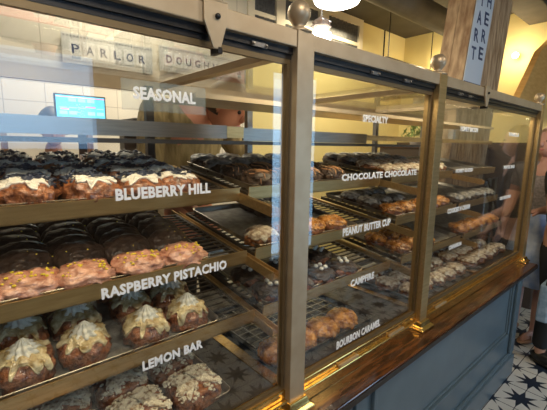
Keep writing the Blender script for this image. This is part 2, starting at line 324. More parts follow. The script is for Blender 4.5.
for a, b in zip(XP, XP[1:]):
    obj('top_rail', B(((a+.029, -.026, 1.783), (b-.029, .026, 1.822))), BRT, case, bevel=.002)
    obj('bottom_rail', B(((a+.029, -.024, .795), (b-.029, .024, .835)), ((a+.029, -.012, .835), (b-.029, .024, .862))), BRG, case, bevel=.003)
    obj('sliding_track', B(((a+.029, -.012, 1.768), (b-.029, .018, 1.783)), ((a+.029, -.006, 1.757), (b-.029, .004, 1.768)), ((a+.029, .008, 1.757), (b-.029, .018, 1.768))), DKM, case)
    g = obj('glass_pane', B(((a+.032, -.002, .862), (b-.032, .002, 1.757))), GL, case)
    obj('pane_edge', B(((a+.032, -.005, .862), (a+.040, .006, 1.757)), ((b-.042, -.005, .862), (b-.032, .006, 1.757)), ((a+.04, -.005, 1.745), (b-.042, .006, 1.757)), ((a+.04, -.006, .862), (b-.042, .006, .874))), mat('aged_brass', (.20, .14, .07), .4, .7) if 'aged_brass' not in bpy.data.materials else bpy.data.materials['aged_brass'], g)
    if a == XP[0]: LET = [('SEASONAL', .247, .373, 1.631, .021), ('BLUEBERRY HILL', .206, .405, 1.4465, .021), ('RASPBERRY PISTACHIO', .171, .445, 1.265, .020), ('LEMON BAR', .239, .378, 1.090, .020)]
    elif a == XP[1]: LET = [('SPECIALTY', .946, 1.087, 1.626, .021), ('CHOCOLATE CHOCOLATE', .857, 1.305, 1.447, .020), ('PEANUT BUTTER CUP', .874, 1.145, 1.2735, .024), ('CAMPFIRE', .928, 1.061, 1.093, .023), ('BOURBON CARAMEL', .869, 1.121, .893, .026)]
    else: LET = [('HONEY BACON', 1.665, 1.858, 1.623, .020), ('HONEY GLAZED', 1.656, 1.847, 1.440, .016), ('COOKIES N CREAM', 1.613, 1.858, 1.259, .021), ('CINNAMON', 1.663, 1.80, 1.083, .019), ('MAPLE BAR', 2.285, 2.47, 1.437, .018), ('OLD FASHIONED', 2.28, 2.465, 1.261, .018), ('VANILLA', 2.30, 2.48, 1.618, .020)]
    for s, x0, x1, z, hgt in LET:
        text('lettering', s, hgt, VIN, g, (x0, -.0032, z), width=x1-x0, bold=.055, depth=.0005)
for x, zt in ((.405, 1.826), (1.848, 1.826)):
    bm = bmesh.new(); prism(bm, [(x-.026, -.034, zt), (x+.028, -.034, zt), (x+.028, -.034, zt-.032), (x+.010, -.034, zt-.088), (x-.006, -.034, zt-.088), (x-.026, -.034, zt-.040)], (0, .006, 0)); box(bm, (x-.026, -.034, zt), (x+.028, .03, zt+.003))
    k = obj('hanging_bracket', bm, BRT, case, bevel=.001)
    bm = bmesh.new(); ball(bm, (x+.003, -.036, zt-.028), .006, 2); obj('screw', bm, DKM, k, smooth=True)
    bm = B(((x+.004, -.034, zt-.096), (x+.014, -.004, zt-.084))); obj('clip', bm, DKM, k)
for x in (.53, .98, 1.17, 1.60, 1.70):
    bm = B(((x-.022, -.016, 1.766), (x+.022, -.011, 1.776))); ball(bm, (x-.018, -.018, 1.771), .004, 1); ball(bm, (x+.018, -.018, 1.771), .004, 1); obj('roller_clip', bm, STL, case)
for x in (.92, 1.22, 1.60):
    bm = B(((x-.05, -.02, .8345), (x+.05, -.013, .842))); ball(bm, (x-.045, -.021, .842), .004, 1); ball(bm, (x+.045, -.021, .842), .004, 1); obj('latch_plate', bm, BRT, case)
# counter top ledge and base
t = thing('wooden_ledge', 'dark varnished wooden ledge with worn front edge along the foot of the case', 'ledge')
obj('ledge_top', B(((-1.2, -.105, .765), (2.83, .9, .795))), WOOD, t, bevel=.004)
obj('worn_edge', B(((-1.2, -.109, .767), (2.83, -.105, .788))), WOODE, t, bevel=.001)
t = thing('counter_base', 'blue-grey painted panelled counter base standing on the star-patterned floor', 'counter')
obj('carcass', B(((-1.2, -.03, 0), (2.76, .85, .765))), BLUE, t)
obj('plinth', B(((-1.2, -.055, 0), (2.785, -.03, .14)), ((-1.2, -.045, .14), (2.775, -.03, .165))), BLUE, t, bevel=.004)
for x0, x1 in ((-1.1, .95), (1.05, 2.62)):
    bm = bmesh.new(); z0, z1 = .33, .70
    for i, (o_, yy) in enumerate(((0, -.046), (.022, -.038))):
        for a, b in (((x0+o_, yy, z0+o_), (x1-o_, -.03, z0+o_+.012)), ((x0+o_, yy, z1-o_-.012), (x1-o_, -.03, z1-o_)), ((x0+o_, yy, z0+o_), (x0+o_+.012, -.03, z1-o_)), ((x1-o_-.012, yy, z0+o_), (x1-o_, -.03, z1-o_))): box(bm, a, b)
    obj('panel_moulding', bm, BLUE, t, bevel=.003)
obj('corner_pilaster', B(((2.70, -.05, .165), (2.775, -.03, .765))), BLUE, t, bevel=.006)
# shelves: tilted towards the customer
TL = R(7.5); ct, st = math.cos(TL), math.sin(TL)
BAYS = [(-.88, .62), (.655, 1.365), (1.46, 2.09), (2.13, 2.76)]
ROWS = [(.188, 1.423), (.152, 1.238), (.112, 1.064)]
DEP = .46
def sp_(x, s, h, r, flat=False):
    yf, zt = ROWS[r] if r < 3 else (.055, .882)
    if r == 3: return (x, yf+s, zt+h)
    return (x, yf+s*ct-h*st, zt+s*st+h*ct)
for bi, (x0, x1) in enumerate(BAYS):
    for r in range(3):
        yf, zt = ROWS[r]
        def tb(bm, a, b):
            n0 = len(bm.verts); box(bm, a, b); bm.verts.ensure_lookup_table()
            for v in list(bm.verts)[n0:]: v.co = Vector(sp_(v.co.x, v.co.y, v.co.z, r))
        bm = bmesh.new(); tb(bm, (x0, .0, -.040), (x1, .004, 0)); tb(bm, (x0, .0, -.040), (x1, .02, -.036))
        f = obj('shelf_fascia', bm, BR, case)
        bm = bmesh.new()
        for k in range(16): tb(bm, (x0+.002, .03+k*.028, -.023), (x1-.002, .036+k*.028, -.019))
        tb(bm, (x0+.002, .004, -.034), (x0+.012, DEP, -.020)); tb(bm, (x1-.012, .004, -.034), (x1-.002, DEP, -.020))
        obj('wire_shelf', bm, DRK, f)
# brass arms between the bays, from the front posts to the rear uprights
for x in (.637, 1.41, 2.11):
    for r in range(3):
        yf, zt = ROWS[r]
        bm = bmesh.new(); s0 = -(yf-.03)/ct
        n0 = 0
        for a, b in (((x-.017, s0, -.046), (x+.017, DEP+.05, -.042)), ((x-.017, s0, -.042), (x-.013, DEP+.05, -.018)), ((x+.012, s0, -.042), (x+.015, DEP+.05, -.026))):
            n0 = len(bm.verts); box(bm, a, b); bm.verts.ensure_lookup_table()
            for v in list(bm.verts)[n0:]: v.co = Vector(sp_(v.co.x, v.co.y, v.co.z, r))
        obj('shelf_arm', bm, BR, case)
    obj('floor_bar', B(((x-.018, .025, .863), (x+.018, .7, .868))), BRG, case)
    obj('roof_bar', B(((x-.022, .025, 1.765), (x+.012, .72, 1.785))), BRT, case)
for x in (-.02, .57, 1.05, 2.10, 2.74):
    obj('rear_upright', B(((x-.02, .70, .865), (x+.01, .725, 1.765))), DKM if x < 1 else STL, case)
obj('rear_top_rail', B(((-.9, .72, 1.745), (2.8, .745, 1.79))), BRT, case)
obj('deck', B(((-.9, .024, .852), (2.8, .74, .8615))), DRK, case)
obj('roof_glass', B(((-.9, .026, 1.786), (2.8, .74, 1.790))), GLI, case)
obj('end_glass', B(((2.806, .03, .862), (2.810, .74, 1.783))), GLI, case)
# upper grey shelf, its lamp strip, the thin top shelf
u = obj('upper_shelf', B(((-.88, .225, 1.567), (.60, .232, 1.605)), ((.66, .225, 1.562), (1.30, .232, 1.601)), ((-.88, .232, 1.590), (1.30, .62, 1.596))), STL, case)
obj('light_strip', B(((-.88, .225, 1.550), (1.9, .26, 1.561))), BLK, u)
obj('shelf_end', B(((.60, .224, 1.570), (.66, .232, 1.603)), ((1.30, .225, 1.575), (2.76, .232, 1.590)), ((1.30, .225, 1.592), (2.76, .232, 1.597)), ((1.30, .232, 1.590), (2.76, .62, 1.596))), BR, u)
obj('top_shelf', B(((.50, .225, 1.676), (2.76, .232, 1.690)), ((.50, .232, 1.683), (2.76, .5, 1.688))), BRT, case)
obj('pale_plate', B(((.235, .02, 1.612), (.41, .024, 1.668))), mat('pale_blue_clear', (.55, .68, .72), .15, alpha=.16), case)  # thin, nearly clear pale blue plate behind the SEASONAL lettering
# ------------------------------------------------------------ sheet pans
def rrect(x0, x1, y0, y1, r, z, n=4):
    pts = []
    for cx_, cy_, a0 in ((x1-r, y1-r, 0), (x0+r, y1-r, 90), (x0+r, y0+r, 180), (x1-r, y0+r, 270)):
        for k in range(n+1):
            a = R(a0+90*k/n); pts.append((cx_+r*math.cos(a), cy_+r*math.sin(a), z))
    return pts
def pan(x0, x1, row, label, liner=True, depth=.44, m=None):
    hgt = .020 if row < 3 else .018
    base = -.0185 if row < 3 else -.0195
    loc = sp_((x0+x1)/2, .010, base, row); w = (x1-x0)/2
    t = thing('sheet_pan', label, 'baking tray', loc, (TL if row < 3 else 0, 0, 0), 'sheet pans on the shelves of the display case')
    bm = bmesh.new()
    loops = [rrect(-w+.010, w-.010, .010, depth-.01, .012, .0), rrect(-w+.002, w-.002, .002, depth-.002, .018, hgt-.003), rrect(-w, w, 0, depth, .02, hgt), rrect(-w+.002, w-.002, .002, depth-.002, .018, hgt+.001), rrect(-w+.006, w-.006, .006, depth-.006, .015, hgt-.002), rrect(-w+.013, w-.013, .013, depth-.013, .01, .0015)]
    rs = [[bm.verts.new(p) for p in L] for L in loops]
    for a, b in zip(rs, rs[1:]):
        n = len(a)
        for k in range(n): bm.faces.new((a[k], a[(k+1)%n], b[(k+1)%n], b[k]))
    bm.faces.new(rs[0][::-1]); bm.faces.new(rs[-1]); obj('pan', bm, m or ALU, t)
    if liner: obj('parchment', B(((-w+.014, .014, .0015), (w-.014, depth-.014, .0025))), PAR, t)
    return t
RN = ['second shelf', 'third shelf', 'fourth shelf', 'case floor']
# ------------------------------------------------------------ pastries
def sgn(c, e): return math.copysign(abs(c)**e, c)
def surf_fn(sx, sy, sz, e, amp, seed, fr=2.5, flat=.55):
    def f(u, v, off=0):
        d = Vector((sgn(math.cos(v), e)*sgn(math.cos(u), e), sgn(math.cos(v), e)*sgn(math.sin(u), e), sgn(math.sin(v), e)))
        k = 1+amp*noise.noise(d*fr+Vector((seed*3.1, seed*1.7, 0)))+amp*.5*noise.noise(d*fr*3+Vector((seed, 0, 5)))+amp*.45*noise.noise(d*fr*7+Vector((seed, 9, 5)))
        p = Vector((d.x*(sx*k+off), d.y*(sy*k+off), d.z*(sz*k+off)))
        p.z = max(p.z, -flat*sz)+flat*sz
        return p
    return f
def grid(f, nu, nv, vlo, off=0, rim=True):
    bm = bmesh.new(); rows = []
    for j in range(-1 if rim else 0, nv):
        row = []
        for i in range(nu):
            u = 2*PI*i/nu; a = vlo(u); t = max(j, 0)/nv; v = a+(PI/2-a)*t
            row.append(bm.verts.new(f(u, v, -.002 if j < 0 else off*(1 if j > 0 else .6))))
        rows.append(row)
    top = bm.verts.new(f(0, PI/2, off))
    for a, b in zip(rows, rows[1:]):
        for i in range(nu): bm.faces.new((a[i], a[(i+1)%nu], b[(i+1)%nu], b[i]))
    for i in range(nu): bm.faces.new((rows[-1][i], rows[-1][(i+1)%nu], top))
    if not rim or True: bm.faces.new(rows[0][::-1])
    return bm
def bits(f, n, seed, size, v0=.5, ufilter=None, box_=True, off=.002):
    rnd = random.Random(seed); bm = bmesh.new()
    for _ in range(n):
        u = rnd.uniform(0, 2*PI); v = rnd.uniform(v0, 1.5)
        if ufilter and not ufilter(u, v): continue
        p = f(u, v, off); s = size*rnd.uniform(.6, 1.4)
        n0 = len(bm.verts)
        ball(bm, p, s, 1, .5, rnd.random()*9, (1, rnd.uniform(.6, 1), .7))
    return bm
def runs(seed, base, a):      # rounded runs of glaze of uneven length
    rnd = random.Random(seed*11); ks = [(2*PI*k/8+rnd.uniform(-.25, .25), rnd.uniform(.35, 1), rnd.uniform(.13, .24)) for k in range(8)]
    def f(u):
        v = base+.06*math.sin(3*u+seed)
        for c, l, w_ in ks:
            d = (u-c+PI)%(2*PI)-PI; v -= a*l*math.exp(-(d/w_)**4)
        return v
    return f
def drip(seed, base, a):
    return lambda u: base+a*noise.noise(Vector((math.cos(u)*2.3, math.sin(u)*2.3, seed*4.4)))+a*.5*noise.noise(Vector((math.cos(u)*6, math.sin(u)*6, seed)))
def proto(kind, seed):
    t = bpy.data.objects.new(kind, None); C.objects.link(t); t.empty_display_size = .03
    nu, nv = 56, 22
    if kind == 'blueberry_doughnut':
        f = surf_fn(.061, .056, .034, .75, .17, seed)
        obj('dough', grid(f, nu, nv, lambda u: -PI/2+.05, 0, False), DOUGHR, t, smooth=True)
        obj('icing', grid(f, nu, nv, drip(seed, .86, .8), .0035), ICE, t, smooth=True)
        g = surf_fn(.050, .036, .020, .85, .34, seed+7, 4)
        def g2(u, v, off=0): return g(u, v, off)+Vector((0, .022, .028))
        o = obj('blueberry_topping', grid(g2, nu, nv, lambda u: -.3, .0, True), BLUEB, t, smooth=True)
        bm = bits(g2, 26, seed, .006, .2); obj('blueberries', bm, BLUEB, o, smooth=True)['kind'] = 'stuff'
    elif kind == 'raspberry_doughnut':
        f = surf_fn(.060, .048, .028, .8, .18, seed)
        obj('dough', grid(f, nu, nv, lambda u: -PI/2+.05, 0, False), DOUGHR, t, smooth=True)
        gl = obj('raspberry_glaze', grid(f, nu, nv, drip(seed, -.15, .35), .003), PINK, t, smooth=True)
        obj('pistachio_crumbs', bits(f, 30, seed, .0034, .7, lambda u, v: math.sin(u) < .5, off=.005), PIST, gl)['kind'] = 'stuff'
    elif kind == 'leaning_doughnut':
        f = surf_fn(.058, .050, .020, .85, .08, seed)
        obj('dough', grid(f, nu, nv, lambda u: -PI/2+.05, 0, False), CHOC, t, smooth=True)
        gl = obj('dark_glaze', grid(f, nu, nv, drip(seed, .1, .4), .0025), CHOCG, t, smooth=True)
        obj('pistachio_crumbs', bits(f, 4, seed, .0015, .3, None, off=.004), PIST, gl)['kind'] = 'stuff'
    elif kind == 'lemon_doughnut':
        f = surf_fn(.054, .054, .042, .82, .15, seed)
        obj('dough', grid(f, nu, nv, lambda u: -PI/2+.05, 0, False), DOUGHR, t, smooth=True)
        obj('lemon_glaze', grid(f, 96, nv, runs(seed, .80, .75), .0028), LEMG, t, smooth=True)
        bm = bmesh.new(); z0 = .042*1.53
        prof = [(.004, 0), (.026, .001), (.030, .006), (.026, .011), (.020, .013), (.022, .017), (.017, .022), (.011, .024), (.012, .027), (.007, .031), (.003, .035), (.0005, .036)]
        lathe(bm, prof, (0, 0, z0-.006), 64, .20, 9, 110); obj('meringue_swirl', bm, MER, t, smooth=True).scale = (.92, .92, 1)
    elif kind == 'crumb_doughnut':
        f = surf_fn(.066, .066, .036, .55, .07, seed)
        obj('dough', grid(f, 40, nv, lambda u: -PI/2+.05, 0, False), DOUGHR, t, smooth=True)
        ic = obj('crumb_topping', grid(f, 44, nv, drip(seed, .95, 1.1), .006), CRUMB, t, smooth=True)
        obj('crumbs', bits(f, 210, seed, .0048, .35, lambda u, v: noise.noise(Vector((math.cos(u)*2, math.sin(u)*2, seed))) > -.25), CRUMB, ic)['kind'] = 'stuff'
    elif kind in ('chocolate_doughnut', 'chocolate_glazed_doughnut', 'tan_glazed_doughnut'):
        f = surf_fn(.056, .052, .032, .8, .14, seed)
        dm, gm = {'chocolate_doughnut': (CHOC, CHOCG), 'chocolate_glazed_doughnut': (CHOC, GREY), 'tan_glazed_doughnut': (DOUGH, MIXC)}[kind]
        obj('dough', grid(f, nu, nv, lambda u: -PI/2+.05, 0, False), dm, t, smooth=True)
        obj('glaze', grid(f, nu, nv, drip(seed, .35, .5), .003), gm, t, smooth=True)
        if kind == 'chocolate_doughnut':
            bm = bmesh.new()
            for k in range(5):
                a = -.036+k*.018; pts = []
                for j in range(9):
                    y = -.046+j*.0115; q = Vector((a+.006*math.sin(j*1.1), y)); rr = min(1, math.sqrt((q.x/.056)**2+(q.y/.052)**2))
                    zz = .0325*.55+.034*math.sqrt(max(0, 1-rr**2.6))+.003; pts.append((q.x, q.y, zz))
                tube(bm, pts, .0022, 5)
            obj('caramel_drizzle', bm, CSTR, t, smooth=True)
    elif kind == 'nut_doughnut':
        f = surf_fn(.056, .052, .032, .8, .12, seed)
        obj('dough', grid(f, nu, nv, lambda u: -PI/2+.05, 0, False), DOUGHR, t, smooth=True)
        gl = obj('peanut_glaze', grid(f, nu, nv, drip(seed, .2, .4), .003), CARA, t, smooth=True)
        obj('chopped_nuts', bits(f, 70, seed, .0042, .35), NUT, gl)['kind'] = 'stuff'
    elif kind == 'campfire_doughnut':
        f = surf_fn(.058, .055, .03, .8, .12, seed)
        obj('dough', grid(f, nu, nv, lambda u: -PI/2+.05, 0, False), DOUGHR, t, smooth=True)
        gl = obj('chocolate_glaze', grid(f, nu, nv, drip(seed, .2, .5), .003), CHOCG, t, smooth=True)
        for k in range(4):
            a = seed+k*PI/2; bm = bmesh.new(); ball(bm, (.018*math.cos(a), .018*math.sin(a), .054), .0085, 2, .15, k, (1, 1, .85))
            obj('marshmallow', bm, MARSH, t, smooth=True)
    elif kind == 'caramel_doughnut':
        f = surf_fn(.058, .055, .036, .85, .10, seed)
        obj('dough', grid(f, nu, nv, lambda u: -PI/2+.05, 0, False), DOUGH, t, smooth=True)
        gl = obj('caramel_glaze', grid(f, nu, nv, drip(seed, -.1, .4), .0035), CARA, t, smooth=True)
        bm = bmesh.new()
        pts = [(.0065*a*math.cos(a*1.0), .0065*a*math.sin(a), .0555-.0009*a*a*.75) for a in [k*.35 for k in range(18)]]
        tube(bm, pts, .004, 6); obj('caramel_swirl', bm, CARA, gl, smooth=True)
    return t
KIN = {'blueberry_doughnut': 'brown doughnut with white icing and dark blueberry topping', 'raspberry_doughnut': 'pink-glazed doughnut with yellow pistachio crumbs',
       'leaning_doughnut': 'dark doughnut leaning on edge', 'lemon_doughnut': 'lemon-glazed bun with white meringue swirl', 'crumb_doughnut': 'square brown doughnut heaped with cream crumbs',
       'chocolate_doughnut': 'dark chocolate doughnut with caramel stripes', 'chocolate_glazed_doughnut': 'dark grey-glazed doughnut', 'tan_glazed_doughnut': 'brown doughnut with cream glaze',
       'nut_doughnut': 'nut-covered orange-brown doughnut', 'campfire_doughnut': 'chocolate doughnut with four small marshmallows', 'caramel_doughnut': 'shiny caramel bun with swirled top'}
PR = {}; USED = set()
def put(kind, x, s, row, label, group, rz=0, tilt=0, h=None, sc=1):
    base = -.0160 if row < 3 else -.017
    p = Vector(sp_(x, s, (base if h is None else h), row)); u, v = pj(p)
    if u < -70 or v > 500: return
    i = random.Random(x*31+s*17+row).randrange(3); key = (kind, i)
    if key not in PR: PR[key] = proto(kind, i+1)
    src = PR[key]
    if key not in USED: o = src; USED.add(key)
    else:
        o = src.copy(); C.objects.link(o)
        for ch in list(src.children):
            c = ch.copy(); C.objects.link(c); c.parent = o
            for g in list(ch.children):
                d_ = g.copy(); C.objects.link(d_); d_.parent = c
    o.location = p
    m = Matrix.Rotation((TL if row < 3 else 0)+tilt, 3, 'X') @ Matrix.Rotation(rz, 3, 'Z')
    o.rotation_euler = m.to_euler(); o.scale = (sc, sc, sc)
    tag(o, label, 'doughnut', group)
ORD = ['front row', 'second row', 'third row', 'back row']
def place_row(kind, xs, ss, row, where, group, jit=.006, rz=None, sc=1, names=None):
    rnd = random.Random(len(where)+row*7)
    n = len(xs); cn = ['far left', 'left of middle', 'right of middle', 'far right'] if n == 4 else ['left', 'middle', 'right'] if n == 3 else ['left', 'right'] if n == 2 else None
    if n == 5: cn = ['far left', 'second from left', 'middle', 'second from right', 'far right']
    if n == 6: cn = ['far left', 'second from left', 'third from left', 'third from right', 'second from right', 'far right']
    if n == 1: cn = ['only one']
    for j, s in enumerate(ss):
        for i, x in enumerate(xs):
            rn = (names or ORD)[j]
            put(kind, x+rnd.uniform(-jit, jit), s+rnd.uniform(-jit, jit), row, '%s, %s, %s' % (KIN[kind], where, rn+' '+cn[i]), group, rz=rnd.uniform(-.35, .35) if rz is None else rz, sc=sc)
pan(-.155, .508, 0, 'aluminium sheet pan under the blueberry-topped doughnuts on the shelf lettered BLUEBERRY HILL')
pan(-.155, .508, 1, 'aluminium sheet pan under the pink-glazed doughnuts on the shelf lettered RASPBERRY PISTACHIO')
pan(-.155, .508, 2, 'aluminium sheet pan under the meringue-topped buns on the shelf lettered LEMON BAR')
pan(-.155, .508, 3, 'sheet pan of cream-crumb doughnuts on the case floor below LEMON BAR')
pan(.672, 1.19, 0, 'sheet pan of caramel-striped chocolate doughnuts behind CHOCOLATE CHOCOLATE lettering')
pan(.672, 1.19, 1, 'sheet pan of nut-covered doughnuts behind PEANUT BUTTER CUP lettering')
pan(.672, 1.19, 2, 'sheet pan of marshmallow doughnuts behind CAMPFIRE lettering')
pan(.672, 1.19, 3, 'sheet pan of caramel buns behind BOURBON CARAMEL lettering on the case floor', liner=False, m=DRK)
for r, (la, lb) in enumerate((('of cream-glazed doughnuts right of CHOCOLATE CHOCOLATE lettering', 'at the far right end on the highest filled shelf'), ('of reddish-brown doughnuts right of PEANUT BUTTER CUP lettering', 'at the far right end on the middle filled shelf'),
                              ('of nut-topped doughnuts right of CAMPFIRE lettering', 'at the far right end on the lowest filled shelf'), ('of cream-glazed pieces on the case floor beside the second brass post', 'of cream doughnuts on the case floor at the far right end'))):
    pan(1.47, 2.08, r, 'sheet pan '+la); pan(2.14, 2.75, r, 'sheet pan '+lb)
# wire rack in the dark pan behind the caramel buns
t = thing('cooling_rack', 'black wire cooling rack lying in the dark pan behind the caramel buns', 'rack', (.931, .20, .8655))
obj('outer_frame', B(((-.24, 0, 0), (.24, .004, .004)), ((-.24, .28, 0), (.24, .284, .004)), ((-.24, .004, 0), (-.236, .28, .004)), ((.236, .004, 0), (.24, .28, .004))), DKM, t)
bm = bmesh.new()
for k in range(11): box(bm, (-.236+k*.0465, .004, .001), (-.233+k*.0465, .28, .004))
for k in range(7): box(bm, (-.236, .03+k*.036, .002), (.236, .033+k*.036, .005))
obj('wire_grid', bm, STL, t)
# first bay
place_row('blueberry_doughnut', [-.02, .103, .222, .342, .445], [.062, .175, .29, .39], 0, 'blueberry shelf', 'blueberry doughnuts on the top filled shelf')
place_row('raspberry_doughnut', [-.03, .085, .195, .312, .432], [.055], 1, 'raspberry shelf', 'raspberry doughnuts in the front row', rz=0)
rnd = random.Random(5)
CN = ['first column from left', 'second column', 'third column', 'fourth column', 'fifth column']
for c_, x in enumerate([-.03, .085, .195, .312, .432]):
    for k in range(6):
        put('leaning_doughnut', x+rnd.uniform(-.006, .006), .118+k*.052, 1, 'dark doughnut leaning on edge, raspberry shelf %s, %s behind the pink one' % (CN[c_], ['first', 'second', 'third', 'fourth', 'fifth', 'sixth'][k]),
            'leaning dark doughnuts behind the pink ones', tilt=R(33), rz=rnd.uniform(-.2, .2), h=.006)
place_row('lemon_doughnut', [-.05, .062, .180, .318, .436], [.066, .185, .30], 2, 'lemon shelf', 'lemon buns with meringue')
place_row('crumb_doughnut', [.13, .275, .42], [.075, .22], 3, 'case floor below LEMON BAR', 'crumb doughnuts on the case floor', rz=.1)
# second bay
place_row('chocolate_doughnut', [.73, .85, .97, 1.10], [.065, .18], 0, 'chocolate shelf', 'striped chocolate doughnuts', names=['front row', 'second row'])
place_row('chocolate_glazed_doughnut', [.73, .85, .97, 1.10], [.30, .40], 0, 'chocolate shelf', 'greyish glazed doughnuts at the back of the chocolate shelf', names=['third row', 'back row'])
place_row('tan_glazed_doughnut', [.725], [.065], 1, 'beside the first post on peanut shelf', 'cream-glazed doughnut on peanut shelf')
place_row('nut_doughnut', [.84, .955, 1.075], [.062], 1, 'peanut shelf', 'nut doughnuts on the peanut shelf')
place_row('chocolate_glazed_doughnut', [.95, 1.07, 1.14], [.30, .40], 1, 'peanut shelf', 'greyish glazed doughnuts at the back of the peanut shelf', names=['third row', 'back row'])
place_row('campfire_doughnut', [.735, .85, .97, 1.095], [.062, .185], 2, 'campfire shelf', 'marshmallow doughnuts')
place_row('caramel_doughnut', [.715, .825, .94, 1.055], [.068], 3, 'case floor behind BOURBON CARAMEL', 'caramel buns on the case floor', jit=.002)
# third bay
place_row('tan_glazed_doughnut', [1.53, 1.65, 1.77, 1.89, 2.01], [.065, .19], 0, 'highest shelf right of second post', 'cream doughnuts right of the second post')
place_row('chocolate_glazed_doughnut', [1.53, 1.65, 1.77, 1.89, 2.01], [.31, .41], 0, 'highest shelf right of second post', 'dark doughnuts right of the second post', names=['third row', 'back row'])
place_row('nut_doughnut', [1.53, 1.65, 1.77, 1.89, 2.01], [.065], 1, 'middle shelf right of second post', 'nut doughnuts right of the second post')
place_row('chocolate_glazed_doughnut', [1.53, 1.65, 1.77], [.20, .32], 1, 'middle shelf right of second post', 'dark doughnuts in the third bay', names=['second row', 'third row'])
place_row('nut_doughnut', [1.53, 1.65, 1.77], [.065, .19], 2, 'lowest shelf right of second post', 'nut doughnuts on lowest shelf')
place_row('tan_glazed_doughnut', [1.53, 1.65, 1.77, 1.89, 2.01], [.05, .165, .28], 3, 'case floor right of second post', 'cream doughnuts on the case floor')
place_row('tan_glazed_doughnut', [2.2, 2.32, 2.44, 2.56, 2.68], [.05, .165, .28], 3, 'case floor at right end', 'cream doughnuts at the right end')
place_row('chocolate_glazed_doughnut', [2.2, 2.32, 2.44, 2.56, 2.68], [.06], 1, 'middle shelf at right end', 'dark doughnuts at the right end')
place_row('nut_doughnut', [2.2, 2.32, 2.44, 2.56, 2.68], [.06], 2, 'lowest shelf at right end', 'nut doughnuts at the right end')
# ------------------------------------------------------------ behind the case
t = thing('back_counter', 'tall staff counter with a red edge behind the left end of the case', 'counter', (0, 1.25, 0))
obj('cabinet', B(((-1.2, 0, 0), (.72, .42, 1.375))), BRWN, t); obj('counter_top', B(((-1.2, -.01, 1.375), (.72, .43, 1.40))), mat('red_laminate', (.50, .05, .04), .4), t, bevel=.003)
t = thing('monitor', 'black computer screen showing a cyan ordering page with pink headings', 'monitor', (.515, 1.5, 1.40))
obj('bezel', B(((-.125, 0, .20), (.125, .02, .40))), BLK, t, bevel=.003)
SC = mat('cyan_screen', (.1, .6, .8), .3, emit=(.18, .68, .95), es=1.1)
obj('screen', B(((-.118, -.002, .207), (.118, 0, .393))), SC, t)
bm = bmesh.new()
for i in range(5):
    for j in range(5):
        if (i*3+j*5) % 4: box(bm, (-.105+i*.045, -.004, .23+j*.033), (-.105+i*.045+.036, -.002, .23+j*.033+(.005 if j%2 else .018)))
obj('page_tiles', bm, mat('screen_tiles', (.3, .8, .9), .3, emit=(.45, .86, .98), es=1.0), t)
obj('headings', B(((-.118, -.0045, .383), (.118, -.0025, .387)), ((-.10, -.0045, .32), (-.06, -.0025, .326)), ((.02, -.0045, .335), (.07, -.0025, .341)), ((-.03, -.0045, .27), (.01, -.0025, .276))), mat('screen_pink', (.9, .3, .5), .3, emit=(.9, .25, .5), es=1), t)
obj('stand', B(((-.02, .02, 0), (.02, .035, .25)), ((-.08, -.03, 0), (.08, .10, .012))), BLK, t)
def card(name, label, x0, x1, z1, y, dark=True):
    t = thing(name, label, 'sign', ((x0+x1)/2, y, 1.40)); w = (x1-x0)/2; z1 -= 1.40
    obj('card', B(((-w, 0, 0), (w, .006, z1))), PAPER, t)
    obj('print', B(((-w*.75, -.001, z1*.15), (w*.75, 0, z1*.85))), GREY, t); obj('foot', B(((-w, -.02, 0), (w, .03, .004))), PAPER, t)
card('sign_card', 'small white card with grey print standing in front of the person in black', .305, .36, 1.475, 1.30)
card('menu_card', 'tall pale menu card standing right of the person in black T-shirt', .45, .50, 1.49, 1.32)
t = thing('red_box', 'low red box of wrapped sheets on the staff counter', 'box', (.36, 1.27, 1.40)); obj('carton', B(((-.06, -.02, 0), (.06, .02, .018))), mat('red_card', (.5, .06, .05), .5), t); obj('paper_sheets', B(((-.055, -.018, .018), (.055, .018, .024))), PAPER, t)
for x, lb in ((.155, 'thin brown wooden post standing left of the person in black'), (.515, 'thin brown wooden post right of the pale menu card')):
    tag(obj('wooden_post', B(((x-.012, 1.36, 1.40), (x+.012, 1.39, 1.60))), PLANK, bevel=.002), lb, 'post')
t = thing('espresso_machine', 'black boxy coffee machine on a shelf behind the case, left of olive clothing', 'machine', (.98, 1.6, 0))
obj('stand_cabinet', B(((-.2, -.1, 0), (.12, .3, 1.36))), CREAM, t); obj('body', B(((-.18, -.08, 1.36), (.08, .2, 1.50))), BLK, t, bevel=.008)
obj('upper_body', B(((-.18, -.08, 1.60), (.08, .2, 1.70)), ((-.18, .1, 1.50), (.08, .2, 1.6))), BLK, t, bevel=.008); obj('drip_tray', B(((-.16, -.12, 1.38), (.06, -.08, 1.40))), STL, t); obj('spout', B(((-.07, -.10, 1.55), (-.03, -.06, 1.60))), STL, t)
def letter_sign(word, x0, dx, z, label, tilt):
    t = thing('letter_banner', label, 'sign', (x0, 2.26, z)); n = len(word); wd = n*dx+.08
    obj('board', B(((0, 0, -.10), (wd, .012, .10))), mat('board_'+word.lower(), (.55, .56, .55), .6, 0, (.68, .68, .65), 30), t)
    bm = bmesh.new()
    for k in range(int(wd/.022)):
        for zz in (-.085, .08): box(bm, (.01+k*.022, -.003, zz), (.02+k*.022, 0, zz+.009))
    obj('dotted_border', bm, mat('dot_'+word.lower(), (.25, .26, .28), .6), t)
    for i, ch in enumerate(word):
        c = obj('letter_tile', B(((.04+i*dx, -.004, -.055), (.04+i*dx+dx*.82, 0, .055))), PAPER, t)
        text('letter', ch, .062, NAVY, c, (.04+i*dx+dx*.2, -.0045, -.03), width=.05, bold=.02)
letter_sign('PARLOR', .60, .094, 2.20, 'pale banner of letter tiles spelling PARLOR high on the back wall', 0)
